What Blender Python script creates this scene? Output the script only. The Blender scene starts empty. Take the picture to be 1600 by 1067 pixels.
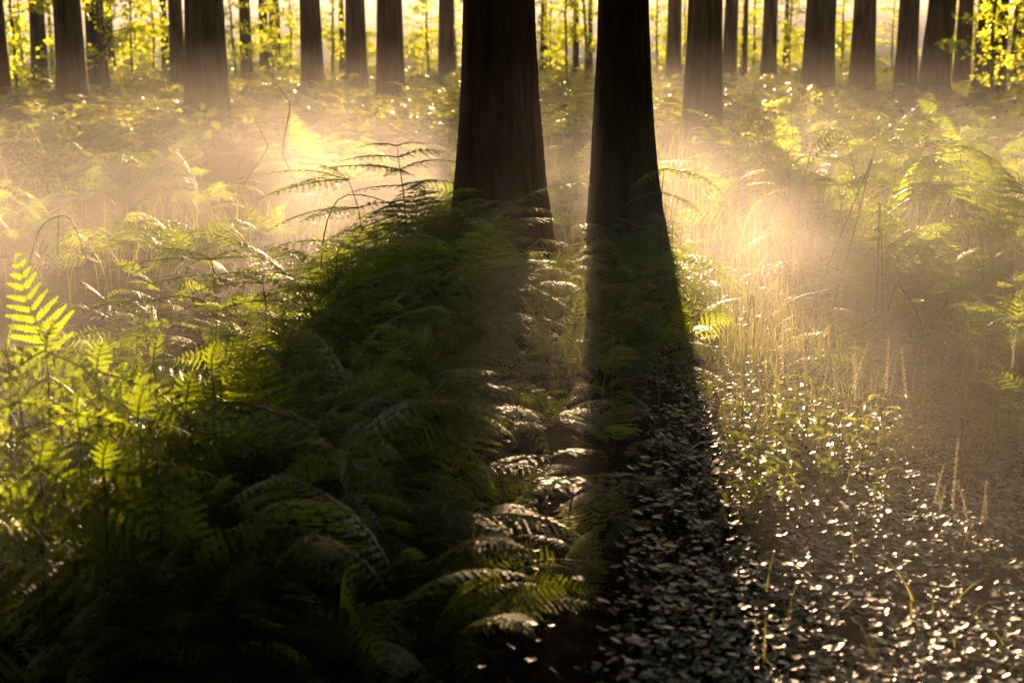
import bpy, math, random
import numpy as np
from mathutils import Vector, Matrix, noise as mnoise

# ------------------------------------------------------------------ camera, sky, sun, exposure
SC = bpy.context.scene
COL = SC.collection
FPX = 2222.0; HORIZ = 60.0; CH = 1.6
PITCH = math.atan((533.5 - HORIZ) / FPX)
cam_d = bpy.data.cameras.new('camera'); cam = bpy.data.objects.new('camera', cam_d); COL.objects.link(cam)
cam_d.lens = 50; cam_d.sensor_width = 36; cam_d.clip_start = 0.05; cam_d.clip_end = 2000
cam.location = (0, 0, CH); cam.rotation_euler = (math.pi / 2 - PITCH, 0, 0)
cam_d.dof.use_dof = True; cam_d.dof.focus_distance = 6.8; cam_d.dof.aperture_fstop = 3.4
SC.camera = cam

SUN_EL = math.radians(7.2); SUN_AZ = math.radians(3.2)
world = bpy.data.worlds.new('World'); SC.world = world; world.use_nodes = True
wn = world.node_tree.nodes; wl = world.node_tree.links
bg = wn['Background']; sky = wn.new('ShaderNodeTexSky'); sky.sky_type = 'NISHITA'; sky.sun_disc = False
sky.sun_elevation = SUN_EL; sky.sun_rotation = SUN_AZ; sky.dust_density = 1.0; sky.air_density = 1.0; sky.ozone_density = 1.0
wl.new(sky.outputs[0], bg.inputs[0]); bg.inputs[1].default_value = 0.05
sun_d = bpy.data.lights.new('sun', 'SUN'); sun = bpy.data.objects.new('sun', sun_d); COL.objects.link(sun)
sun_d.energy = 5.0; sun_d.angle = math.radians(0.7); sun_d.color = (1.0, 0.635, 0.35)
sdir = Vector((math.sin(SUN_AZ) * math.cos(SUN_EL), math.cos(SUN_AZ) * math.cos(SUN_EL), math.sin(SUN_EL)))
sun.rotation_euler = sdir.to_track_quat('Z', 'Y').to_euler(); sun.location = sdir * 60
SC.view_settings.view_transform = 'Standard'; SC.view_settings.look = 'None'
SC.view_settings.exposure = 2.28; SC.view_settings.gamma = 1.0
cy = SC.cycles
cy.max_bounces = 6; cy.diffuse_bounces = 2; cy.glossy_bounces = 2; cy.transmission_bounces = 4; cy.volume_bounces = 0
cy.use_denoising = True; cy.caustics_reflective = False; cy.caustics_refractive = False
cy.sample_clamp_indirect = 6.0

# ------------------------------------------------------------------ picture to place helpers
cp, sp = math.cos(PITCH), math.sin(PITCH)
def height_at(py, Y):                      # height seen at row py at distance Y
    u = (533.5 - py) / FPX
    return CH + Y * (-sp + u * cp) / (cp + u * sp)
def gx(px, Y, z=0.0):                      # world x for column px at distance Y
    depth = Y * cp + (CH - z) * sp
    return (px - 800.0) / FPX * depth
def gh(x, y):                              # lie of the ground
    r = mnoise.noise(Vector((x * 0.35, y * 0.35, 1.7))) * 0.07 + mnoise.noise(Vector((x * 1.3, y * 1.3, 4.1))) * 0.025
    return r + 0.10 * math.exp(-((x + 1.1) ** 2 + (y - 6.0) ** 2) / 5.0)

# ------------------------------------------------------------------ object helpers
def tag(o, label=None, cat=None, group=None, kind=None):
    if label: o['label'] = label
    if cat: o['category'] = cat
    if group: o['group'] = group
    if kind: o['kind'] = kind
    return o
def empty(name, loc=(0, 0, 0), rz=0.0, s=1.0):
    o = bpy.data.objects.new(name, None); COL.objects.link(o); o.empty_display_size = 0.1
    o.location = loc; o.rotation_euler = (0, 0, rz); o.scale = (s, s, s); return o
def link_mesh(name, me, parent=None):
    o = bpy.data.objects.new(name, me); COL.objects.link(o)
    if parent is not None: o.parent = parent
    return o
def kids(o): return KIDS.get(o.name, [])
KIDS = {}
def adopt(ch, parent):
    ch.parent = parent; KIDS.setdefault(parent.name, []).append(ch); return ch
def copy_tree(o, parent=None):
    c = o.copy(); COL.objects.link(c)
    if parent is not None: adopt(c, parent)
    for ch in kids(o): copy_tree(ch, c)
    return c

class MB:
    """collects vertices and faces, builds ONE mesh"""
    def __init__(s): s.v = []; s.q = []; s.t = []; s.n = 0
    def add(s, verts, quads=None, tris=None):
        verts = np.asarray(verts, float).reshape(-1, 3); s.v.append(verts)
        if quads is not None and len(quads): s.q.append(np.asarray(quads, int).reshape(-1, 4) + s.n)
        if tris is not None and len(tris): s.t.append(np.asarray(tris, int).reshape(-1, 3) + s.n)
        s.n += len(verts)
    def tube(s, pts, rad, k=5):
        pts = np.asarray(pts, float); n = len(pts)
        rad = np.broadcast_to(np.asarray(rad, float), (n,))
        T = np.gradient(pts, axis=0); T /= np.linalg.norm(T, axis=1)[:, None] + 1e-9
        ref = np.array([0.31, 0.93, 0.18]) if abs(T[:, 2]).mean() > .6 else np.array([0, 0, 1.0])
        A = np.cross(T, ref); A /= np.linalg.norm(A, axis=1)[:, None] + 1e-9
        B = np.cross(T, A)
        a = np.arange(k) * 2 * math.pi / k
        V = pts[:, None, :] + rad[:, None, None] * (np.cos(a)[None, :, None] * A[:, None, :] + np.sin(a)[None, :, None] * B[:, None, :])
        i = np.arange(n - 1)[:, None] * k; j = np.arange(k)[None, :]; j2 = (j + 1) % k
        Q = np.stack([i + j, i + j2, i + k + j2, i + k + j], -1).reshape(-1, 4)
        s.add(V.reshape(-1, 3), Q)
    def mesh(s, name, mat, smooth=False):
        me = bpy.data.meshes.new(name)
        V = np.concatenate(s.v); Q = np.concatenate(s.q) if s.q else np.zeros((0, 4), int); T = np.concatenate(s.t) if s.t else np.zeros((0, 3), int)
        me.vertices.add(len(V)); me.vertices.foreach_set('co', V.astype(np.float32).ravel())
        nl = len(Q) * 4 + len(T) * 3
        me.loops.add(nl); me.loops.foreach_set('vertex_index', np.concatenate([Q.ravel(), T.ravel()]).astype(np.int32))
        me.polygons.add(len(Q) + len(T))
        st = np.concatenate([np.arange(len(Q)) * 4, len(Q) * 4 + np.arange(len(T)) * 3]).astype(np.int32)
        me.polygons.foreach_set('loop_start', st)
        if smooth: me.polygons.foreach_set('use_smooth', np.ones(len(Q) + len(T), bool))
        me.update(calc_edges=True); me.materials.append(mat); return me

# ------------------------------------------------------------------ materials
def newmat(name):
    m = bpy.data.materials.new(name); m.use_nodes = True; nt = m.node_tree
    for n in list(nt.nodes): nt.nodes.remove(n)
    return m, nt, nt.nodes.new('ShaderNodeOutputMaterial')
def leafmat(name, base, trans, coat=0.0, ior=1.5, rough=0.38, mix=0.5, spec=0.5, vary=0.35, yellow=(0.30, 0.22, 0.03), ns=3.0):
    m, nt, out = newmat(name); N = nt.nodes.new; L = nt.links.new
    pr = N('ShaderNodeBsdfPrincipled'); tr = N('ShaderNodeBsdfTranslucent'); mx = N('ShaderNodeMixShader')
    geo = N('ShaderNodeNewGeometry'); nz = N('ShaderNodeTexNoise'); nz.inputs['Scale'].default_value = ns; nz.inputs['Detail'].default_value = 3
    L(geo.outputs['Position'], nz.inputs['Vector'])
    oi = N('ShaderNodeObjectInfo'); add = N('ShaderNodeMath'); add.operation = 'MULTIPLY_ADD'; L(oi.outputs['Random'], add.inputs[0]); add.inputs[1].default_value = 0.35
    L(nz.outputs['Fac'], add.inputs[2])
    mr = N('ShaderNodeMapRange'); L(add.outputs[0], mr.inputs[0]); mr.inputs[1].default_value = .45; mr.inputs[2].default_value = .95
    for col, sh, soc in ((base, pr, 'Base Color'), (trans, tr, 'Color')):
        c = N('ShaderNodeMix'); c.data_type = 'RGBA'; L(mr.outputs[0], c.inputs[0])
        c.inputs[6].default_value = (*[x * (1 - vary) for x in col], 1)
        c.inputs[7].default_value = (*[col[i] * (1 + vary * .6) * .75 + yellow[i] * .25 * (1 if sh is tr else .5) for i in range(3)], 1)
        L(c.outputs[2], sh.inputs[soc])
    pr.inputs['IOR'].default_value = ior; pr.inputs['Coat Weight'].default_value = coat; pr.inputs['Coat Roughness'].default_value = .42; pr.inputs['Roughness'].default_value = rough; pr.inputs['Specular IOR Level'].default_value = spec
    mx.inputs[0].default_value = mix; L(pr.outputs[0], mx.inputs[1]); L(tr.outputs[0], mx.inputs[2]); L(mx.outputs[0], out.inputs[0])
    return m
def plainmat(name, col, rough=0.8, col2=None, scale=20, bump=0.0, stretch=(1, 1, 1), spec=0.3):
    m, nt, out = newmat(name); N = nt.nodes.new; L = nt.links.new
    pr = N('ShaderNodeBsdfPrincipled'); pr.inputs['Roughness'].default_value = rough; pr.inputs['Specular IOR Level'].default_value = spec
    geo = N('ShaderNodeNewGeometry'); mp = N('ShaderNodeMapping'); mp.inputs['Scale'].default_value = stretch
    nz = N('ShaderNodeTexNoise'); nz.inputs['Scale'].default_value = scale; nz.inputs['Detail'].default_value = 6; nz.inputs['Roughness'].default_value = .65
    L(geo.outputs['Position'], mp.inputs[0]); L(mp.outputs[0], nz.inputs['Vector'])
    c = N('ShaderNodeMix'); c.data_type = 'RGBA'; mr = N('ShaderNodeMapRange'); mr.inputs[1].default_value = .35; mr.inputs[2].default_value = .65
    L(nz.outputs['Fac'], mr.inputs[0]); L(mr.outputs[0], c.inputs[0])
    c.inputs[6].default_value = (*col, 1); c.inputs[7].default_value = (*(col2 or col), 1); L(c.outputs[2], pr.inputs['Base Color'])
    if bump:
        b = N('ShaderNodeBump'); b.inputs['Strength'].default_value = bump; b.inputs['Distance'].default_value = .02
        L(nz.outputs['Fac'], b.inputs['Height']); L(b.outputs[0], pr.inputs['Normal'])
    if spec == 0:
        df = N('ShaderNodeBsdfDiffuse'); L(c.outputs[2], df.inputs['Color'])
        if bump: L(b.outputs[0], df.inputs['Normal'])
        nt.nodes.remove(pr); pr = df
    L(pr.outputs[0], out.inputs[0]); return m

M_FERN = leafmat('fern_leaf', (0.026, 0.055, 0.006), (0.46, 0.64, 0.012), rough=.44, mix=.5, spec=.8)
M_FERN_FAR = leafmat('fern_leaf_far', (0.05, 0.08, 0.012), (0.34, 0.38, 0.02), rough=.42, mix=.5, ns=.6)
M_LEAF = leafmat('sapling_leaf', (0.08, 0.11, 0.012), (0.72, 0.80, 0.04), rough=.4, mix=.72, ns=.8)
M_COVER = leafmat('cover_leaf', coat=.8, ior=1.75, base=(0.10, 0.13, 0.04), trans=(0.12, 0.20, 0.02), rough=.6, mix=.12, spec=1.0)
M_HERB = leafmat('herb_leaf', (0.07, 0.11, 0.02), (0.40, 0.50, 0.03), rough=.33, mix=.5)
M_GRASS = leafmat('grass_blade', (0.10, 0.12, 0.03), (0.34, 0.36, 0.06), rough=.45, mix=.5)
M_SEED = leafmat('seed_head', (0.45, 0.42, 0.28), (0.80, 0.76, 0.48), rough=.6, mix=.6)
M_STEM = plainmat('dry_stem', (0.10, 0.065, 0.03), .6, (0.16, 0.11, 0.05), 30)
M_GSTEM = plainmat('green_stem', (0.07, 0.08, 0.02), .45, (0.12, 0.09, 0.03), 30)
M_BARK = plainmat('bark', (0.045, 0.028, 0.018), .9, (0.13, 0.085, 0.055), 14, .9, (1, 1, .10), .05)
M_SOIL = plainmat('soil', (0.018, 0.012, 0.007), .85, (0.06, 0.042, 0.022), 9, .35, (1, 1, 1), 0)
M_NEEDLE = leafmat('needle', (0.04, 0.07, 0.015), (0.12, 0.20, 0.02), mix=.4)
M_HILL = plainmat('far_hill', (0.16, 0.15, 0.13), 1.0, (0.24, 0.22, 0.19), .15, 0, (1, 1, 1), 0)
M_PLASTER = plainmat('plaster', (0.55, 0.5, 0.45), .9, (0.6, 0.55, 0.5), 2)
M_ROOF = plainmat('roof_tile', (0.35, 0.18, 0.13), .9, (0.4, 0.22, 0.16), 3)
M_LITTER = plainmat('leaf_litter', (0.12, 0.06, 0.025), .6, (0.22, 0.11, 0.04), 12, 0, (1, 1, 1), 0)

# ------------------------------------------------------------------ setting: ground, far field, hills
def build_ground():
    def axis(a, b, fine0, fine1, sf, sc):
        xs = list(np.arange(fine0, fine1 + 1e-6, sf)); x = fine1; s = sf
        while x < b: s *= 1.25; x += min(s, sc); xs.append(min(x, b))
        x = fine0; s = sf
        while x > a: s *= 1.25; x -= min(s, sc); xs.insert(0, max(x, a))
        return np.array(xs)
    X = axis(-150, 150, -6, 6, .12, 12); Y = axis(-30, 150, 1, 16, .12, 12)
    V = np.array([(x, y, gh(x, y)) for y in Y for x in X]); nx = len(X); ny = len(Y)
    i = (np.arange(ny - 1)[:, None] * nx + np.arange(nx - 1)[None, :]).ravel()
    b = MB(); b.add(V, np.stack([i, i + 1, i + nx + 1, i + nx], -1))
    return tag(link_mesh('ground', b.mesh('ground', M_SOIL, True)), kind='structure')
build_ground()
def build_hills():
    b = MB(); n = 90; V = []
    prof = [(0, -.6), (4, .45), (9, .9), (16, 1.0), (26, .5), (30, -.6)]
    for k in range(n):
        x = -148 + 296 * k / (n - 1)
        h = 8.5 + 2.4 * mnoise.noise(Vector((x * .03, 0, 3))) + 1.0 * mnoise.noise(Vector((x * .17, 5, 3)))
        for dy, f in prof: V.append((x, 116 + dy, h * f if f > 0 else -.6))
    m = len(prof); Q = [(k * m + j, (k + 1) * m + j, (k + 1) * m + j + 1, k * m + j + 1) for k in range(n - 1) for j in range(m - 1)]
    b.add(V, Q); tag(link_mesh('hills', b.mesh('hills', M_HILL, True)), kind='structure')
build_hills()

# ------------------------------------------------------------------ trees
def trunk_mesh(name, r, H, k, n, seed, flare=.35, mat=None, ridged=True, lean=0.0, tip=.35, sweep=0.0):
    rg = random.Random(seed); V = []
    zs = [(-.25 + (H + .25) * (i / (n - 1)) ** 1.7) for i in range(n)]
    ph = rg.random() * 20
    for z in zs:
        t = max(0, z) / H
        rr = r * (1 - (1 - tip) * t) * ((1 + flare * math.exp(-max(z, 0) / .9)) / (1 + flare * math.exp(-1.9 / .9)) if flare > .5 else (1 + flare * math.exp(-max(z, 0) / .55) + .10 * math.exp(-max(z, 0) / 2.2)))
        for j in range(k):
            a = 2 * math.pi * j / k
            f = 1 + (.10 * math.exp(-max(z, 0) / .8) + .025) * math.sin(a * 5 + ph + .4 * math.sin(z))
            if ridged:
                f += .05 * mnoise.noise(Vector((math.cos(a) * 3.5, math.sin(a) * 3.5, z * .55 + ph)))
                if k > 100:
                    w1 = mnoise.noise(Vector((math.cos(a) * 2, math.sin(a) * 2, z * 1.3))) * .25
                    f += .055 * (.5 - abs(mnoise.noise(Vector((math.cos(a + w1) * 11, math.sin(a + w1) * 11, z * .9 + ph))))) + .05 * (.4 - abs(mnoise.noise(Vector((math.cos(a + w1) * 24, math.sin(a + w1) * 24, z * 2.2 + ph))))) - .035
                else: f += .05 * (.3 - abs(mnoise.noise(Vector((math.cos(a) * 9, math.sin(a) * 9, z * 1.1 + ph)))))
            V.append((rr * f * math.cos(a) + lean * z + sweep * math.exp(-max(z, 0) / .8), rr * f * math.sin(a), z))
    Q = [(i * k + j, i * k + (j + 1) % k, (i + 1) * k + (j + 1) % k, (i + 1) * k + j) for i in range(n - 1) for j in range(k)]
    b = MB(); b.add(V, Q); return b.mesh(name, mat or M_BARK, True)

def crown_mesh(seed, H=20.0, z0=8.5, R=2.6, n=2600):
    """conical crown: drooping sprays of leaf clumps all through its volume"""
    g = np.random.default_rng(seed); b = MB()
    br = []
    for i in range(60):
        z = z0 + (H - z0) * (i / 60) ** .9; a = i * 2.4 + g.random(); l = R * (1 - .8 * (z - z0) / (H - z0)) * (.75 + .5 * g.random())
        br.append((z, a, l)); b.tube([(0, 0, z), (l * .5 * math.cos(a), l * .5 * math.sin(a), z + .25 * l), (l * math.cos(a), l * math.sin(a), z + .15 * l)], [.05, .03, .01], 4)
    V = []; Q = []
    for i in range(n):
        z, a, l = br[g.integers(0, 60)]; s = .25 + .75 * g.random() ** .7; rr = l * s
        c = np.array([rr * math.cos(a), rr * math.sin(a), z + .22 * l * math.sin(s * 2)]) + g.normal(0, .18, 3)
        d = np.array([math.cos(a + g.normal(0, 1)), math.sin(a + g.normal(0, 1)), g.normal(-.1, .3)]); d /= np.linalg.norm(d)
        e = np.cross(d, [0, 0, 1]) + g.normal(0, .3, 3); e /= np.linalg.norm(e); w = .10 + .1 * g.random(); L_ = .2 + .25 * g.random(); k = len(V)
        V += [c, c + d * L_ * .5 + e * w, c + d * L_, c + d * L_ * .5 - e * w]; Q.append((k, k + 1, k + 2, k + 3))
    b.add(V, Q); return b.mesh('crown', M_NEEDLE)
CROWNS = [crown_mesh(s, 20 + s, 9.5 + .4 * s, 2.5 + .2 * s) for s in range(3)]
TR_PROTO = {}
def limb_mesh(seed, r):
    g = random.Random(seed); b = MB()
    for i in range(4):
        z = 4.6 + i * .9 + g.random() * .5; a = g.random() * 6.28; l = .5 + g.random() * .9
        b.tube([(r * .5 * math.cos(a), r * .5 * math.sin(a), z), (l * math.cos(a), l * math.sin(a), z + .12), (l * 1.6 * math.cos(a + .2), l * 1.6 * math.sin(a + .2), z - .1)], [.035, .022, .006], 5)
    return b.mesh('limb', M_BARK, True)
def tree(px, Y, w, label, seed, tall=False, lean=0.0, group='tall straight trunks of the misty grove', thin=False, zref=1.6, hi=False, flare=.35):
    """px, w: centre column and width in photo pixels near eye height; Y distance"""
    depth = Y * cp; D = w / FPX * (depth + .0)
    x = gx(px, Y, zref); r = D / 2 / (1.0 if hi else 1.06)
    o = empty('slender_tree' if thin else 'redwood_tree', (x, Y, gh(x, Y) - .02), 0)
    tag(o, label, 'tree', None if False else group)
    H = (16 if tall else 5.4) if thin else 20.0
    k, n = (200, 260) if hi else ((14, 14) if thin else (36, 34))
    adopt(link_mesh('trunk', trunk_mesh('trunk', r, H, k, n, seed, flare=flare if not thin else .1, ridged=True, lean=lean, tip=.3, sweep=.06 if flare > .9 else 0.0)), o)
    adopt(link_mesh('limb', limb_mesh(seed, r)), o).scale = (1, 1, .55 if thin and not tall else 1)
    c = adopt(link_mesh('crown', CROWNS[seed % 3]), o); c.rotation_euler = (0, 0, seed * 1.7); s = (.9 if tall else .28) if thin else 1.0
    c.location = (lean * 12, 0, 0); c.scale = (s, s, s)
    if px == 900: c.scale = (.30, .34, .58)  # unseen crown squeezed and lowered to shade the fern heap and clearing
    if px == 922: c.scale = (.16, .3, .62)  # this crown too is narrowed and lowered, to dim the clearing
    return o
G1 = 'tall straight trunks of the misty grove'
TREES = [
 # px, Y, w, label
 (-10, 27, 46, 'dark trunk cut by the left edge of the photo, bright leaves beside it'),
 (60, 36, 26, 'slim brown trunk, second from the left edge, pale bushes behind its left side'),
 (107, 25, 46, 'thick near-black trunk, third from the left edge, no leaves on it'),
 (150, 33, 32, 'dark trunk hung with leafy twigs, right beside the thick near-black trunk at far left'),
 (170, 46, 16, 'pinkish brown trunk half hidden behind a leaf-hung dark trunk at the left'),
 (257, 52, 13, 'pale pinkish far trunk touching a darker one, left of the big black trunk'),
 (276, 34, 24, 'dark narrow trunk directly left of the biggest black trunk on the left side'),
 (321, 22.5, 66, 'biggest black trunk on the left side, its foot standing in dark ferns'),
 (383, 42, 19, 'narrow brown trunk just right of the biggest black trunk on the left side'),
 (412, 50, 15, 'dark trunk with sunlit leaves over it, in front of a pale trunk'),
 (430, 56, 19, 'pale hazy trunk behind sunlit leaves, left of centre'),
 (486, 32, 35, 'brown trunk with straight sides and misty foot, alone left of centre'),
 (534, 55, 9, 'thin pale trunk close against the left side of a thicker brown one'),
 (555, 34, 33, 'brown trunk in the left middle with a thin pale trunk close at its left'),
 (608, 29, 43, 'broad brown trunk left of the large middle tree, widening at its misty foot'),
 (697, 40, 25, 'narrow brown trunk peeping out left beside the large middle tree'),
 (779, 9.6, 119, 'largest trunk in the middle, fibrous bark, nearest to the camera'),
 (971, 9.9, 84, 'second largest trunk, right of the middle, leaning into its own long shadow'),
 (1054, 44, 24, 'narrow hazy trunk just right of the second largest trunk'),
 (1101, 19, 58, 'brown trunk right of the two large ones, its foot fading into bright mist'),
 (1141, 38, 23, 'paler trunk half hidden behind the right side of a broader misty one'),
 (1202, 44, 24, 'pale brown trunk alone among glowing leaves, right of centre'),
 (1282, 30, 50, 'broad misty brown trunk rising from sunlit ferns at the right'),
 (1350, 33, 38, 'brown trunk left of the widest pale gap at the right'),
 (1419, 31, 34, 'dark trunk nearly touching a wider leaning one, right of the widest pale gap'),
 (1463, 28, 47, 'wide dark trunk that narrows to its foot, nearly touched by a trunk at its left'),
 (1506, 38, 26, 'slim dark trunk standing free between two wider ones at far right'),
 (1550, 30, 49, 'dark trunk with leafy twigs over its face, second from the right edge'),
 (1592, 38, 22, 'dark trunk at the right edge with a bright leaf spray low beside it'),
]
TREES.append((764, 13.5, 76, 'added trunk almost hidden behind the largest trunk, casting the broad shadow to lower left'))  # extra trunk, put in to widen the shadow falling to the lower left
HERO = {}
for i, (px, Y, w, lab) in enumerate(TREES):
    lean = {25: .035, 0: -.01, 17: .0}.get(i, 0.004 * math.sin(i * 7.3))
    HERO[i] = tree(px, Y, w, lab, 11 + i, lean=lean, hi=i in (16, 17), flare={16: .7, 17: 1.0}.get(i, .3), group=G1)
for px, Y, w, lab in [(850, 54, 15, 'pale slim trunk in the glowing gap, touching the largest trunk'), (79, 55, 7, 'very thin pale trunk in the narrow gap between two dark trunks at far left'),
                      (900, 50, 10, 'very thin leafy trunk in the middle of the glowing central gap'),
                      (1165, 44, 9, 'thin dark stem-like trunk among glowing leaves, left of a pale brown trunk'),
                      (1228, 52, 10, 'thin pale leafy trunk between a pale brown trunk and a broad misty one'),
                      (922, 56, 8, 'thin leafy trunk close against the left side of the second largest trunk')]:
    tree(px, Y, w, lab, int(px), tall=px in (900, 922), group='thin young trunks at the back of the grove', thin=True)

def build_added_foliage():  # unseen leaf mass, added to keep sky light off the shaded ferns
    g = np.random.default_rng(44); N = 52000
    A = np.stack([g.uniform(-26, 26, N), g.uniform(-24, 20, N), 9.5 + 9 * g.random(N)], 1)
    Bk = np.stack([g.uniform(-26, 26, N // 2), g.uniform(-26, -12, N // 2), g.uniform(1.0, 12, N // 2)], 1)
    Sd = np.stack([np.where(g.random(N // 2) < .5, -1, 1) * g.uniform(17, 26, N // 2), g.uniform(-20, 16, N // 2), g.uniform(2, 11, N // 2)], 1)
    P = np.concatenate([A, Bk, Sd]); n = len(P)
    D = g.normal(0, 1, (n, 3)); D[:, 2] *= .5; D /= np.linalg.norm(D, axis=1)[:, None]; E = np.cross(D, g.normal(0, 1, (n, 3))); E /= np.linalg.norm(E, axis=1)[:, None]
    l = g.uniform(.3, .7, n)[:, None]; w = l * .4
    V = np.stack([P - D * l, P + E * w, P + D * l, P - E * w], 1)
    b = MB(); b.add(V.reshape(-1, 3), np.arange(4 * n).reshape(-1, 4))
    tag(link_mesh('added_foliage', b.mesh('added_foliage', M_NEEDLE)), 'unseen foliage mass added overhead and behind the viewer to block sky light', 'added_canopy', kind='stuff')
build_added_foliage()
# ------------------------------------------------------------------ fern fronds
def frond(L, W, npair, npin, seed, phi0=.2, phi1=-.5, stipe=.0, pw=1.0, pdroop=.25, ang0=75, ang1=45, peak=.22, mat=None, name='frond', rad=.004, plen=1.0, tri=.0):
    """arching bipinnate blade growing along +X; every pinna carries two rows of leaflets"""
    g = np.random.default_rng(seed); b = MB()
    sp_r = L * (1 - stipe) / npair; n = 26; s = np.linspace(0, 1, n); phi = phi0 + (phi1 - phi0) * s ** 1.2
    dx = np.cos(phi) * L / (n - 1); dz = np.sin(phi) * L / (n - 1)
    P = np.stack([np.concatenate([[0], np.cumsum(dx[:-1])]), np.cumsum(np.concatenate([[0], np.sin(np.linspace(0, 6, n - 1)) * .006 * L])), np.concatenate([[0], np.cumsum(dz[:-1])])], 1)
    b.tube(P, rad * (1 - .8 * s), 3)
    def at(t):
        f = t * (n - 1); i = int(min(f, n - 2)); u = f - i
        p = P[i] * (1 - u) + P[i + 1] * u; ph = phi0 + (phi1 - phi0) * t ** 1.2
        T = np.array([math.cos(ph), 0, math.sin(ph)]); N = np.array([-math.sin(ph), 0, math.cos(ph)]); return p, T, N
    Bv = np.array([0, 1.0, 0]); V = []
    for i in range(npair):
        u = (i + .5) / npair; t = stipe + (1 - stipe) * u
        prof = (u / peak) ** .5 if u < peak else ((1 - u) / (1 - peak)) ** (.9)
        l = W * (max(prof, .05)) * (.92 + .16 * g.random())
        if i < 3 and stipe == 0: l *= .6 + .15 * i
        p, T, N = at(t); al = math.radians(ang0 + (ang1 - ang0) * u)
        for sgn in (-1, 1):
            a2 = al + g.normal(0, .05)
            d = T * math.cos(a2) + Bv * sgn * math.sin(a2); roll = g.normal(0, .16); dr = pdroop * (.7 + .6 * g.random())
            m = max(4, int(npin * (l / W) ** .8)); ss = (np.arange(m) + .6) / m
            ax = p + d * (l * ss)[:, None] - N * (dr * l * ss ** 2)[:, None]
            ax0 = p; sp_ = l / m
            pl = plen * sp_r * .52 * (1 - ss) ** .5 * (1 - .4 * np.exp(-ss * 8)) * (.85 + .3 * g.random(m)) * (.5 + .5 * l / W) + .0015
            e = np.cross(N, d); e /= np.linalg.norm(e); e2 = e * math.cos(roll) + N * math.sin(roll)
            for q in (-1, 1):
                tilt = g.normal(0, .22, m)
                dirp = e2 * q + d * .45; dirp = dirp / np.linalg.norm(dirp)
                dirp = dirp[None, :] + N[None, :] * tilt[:, None] - N[None, :] * .12
                w = sp_ * .48 * pw
                b0 = ax - d * w; b1 = ax + d * w * .9
                mid = ax + dirp * (pl * .62)[:, None]; tip = ax + dirp * pl[:, None] + d * (w * .5)
                V.append(np.stack([b0, mid - d * w * .85, tip, mid + d * w * .95 , b1], 1))
            # pinna midrib as a thin ribbon
            rb = np.stack([ax0 - e * .0009, ax0 + e * .0009, ax[-1] + e * .0004, ax[-1] - e * .0004], 0); b.add(rb, [[0, 1, 2, 3]])
    V = np.concatenate(V); m = len(V); i = np.arange(m) * 5
    # leaflet: 5 points = quad + triangle
    b.add(V.reshape(-1, 3), np.stack([i, i + 1, i + 3, i + 4], -1), np.stack([i + 1, i + 2, i + 3], -1))
    me = b.mesh(name, mat or M_FERN); return me

def frond_lo(L, W, npair, seed, phi0, phi1, mat):
    """far-off frond: toothed pinna blades only; returns verts, quads, tris"""
    g = np.random.default_rng(seed); s = np.linspace(0, 1, npair + 1); phi = phi0 + (phi1 - phi0) * s
    P = np.stack([np.cumsum(np.cos(phi)) * L / npair, 0 * s, np.cumsum(np.sin(phi)) * L / npair], 1); V = []
    for i in range(npair):
        u = (i + .5) / npair; prof = (u / .25) ** .6 if u < .25 else ((1 - u) / .75) ** .9
        l = W * max(prof, .06); T = np.array([math.cos(phi[i]), 0, math.sin(phi[i])]); N = np.array([-T[2], 0, T[0]])
        for sg in (-1, 1):
            a = math.radians(68 - 22 * u) + g.normal(0, .08); d = T * math.cos(a) + np.array([0, sg * math.sin(a), 0]); w = L / npair * .36
            r = N * g.normal(0, .4) * w
            V.append([P[i] - T * w * .6, P[i] + d * l * .5 - T * w - N * .06 * l + r, P[i] + d * l - N * .28 * l, P[i] + d * l * .5 + T * w - N * .06 * l - r])
    V = np.array(V); return V.reshape(-1, 3), np.arange(len(V) * 4).reshape(-1, 4)

BLADES = [frond(.56, .21, 12, 17, 1, .15, -.35, pw=.85), frond(.50, .18, 11, 16, 2, .25, -.6, pw=.85), frond(.44, .15, 10, 14, 3, .05, -.3, pw=.85),
          frond(.60, .19, 13, 16, 4, .3, -.75, pw=.85), frond(.38, .13, 9, 13, 5, .1, -.4, pw=.9)]
ARCHES = [frond(.85, .17, 19, 15, 11, 1.2, -.75, stipe=.22, rad=.0035), frond(.75, .15, 18, 14, 12, .8, -.8, stipe=.2, rad=.003),
          frond(.95, .19, 21, 16, 13, 1.1, -.55, stipe=.25, rad=.004), frond(.65, .14, 16, 13, 14, 1.3, .2, stipe=.18, rad=.003)]
HEROBLADE = frond(.36, .13, 10, 11, 21, 1.35, 1.2, stipe=.02, pw=1.15, pdroop=.12, ang0=66, ang1=48, peak=.12, plen=.95, rad=.0028)

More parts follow.
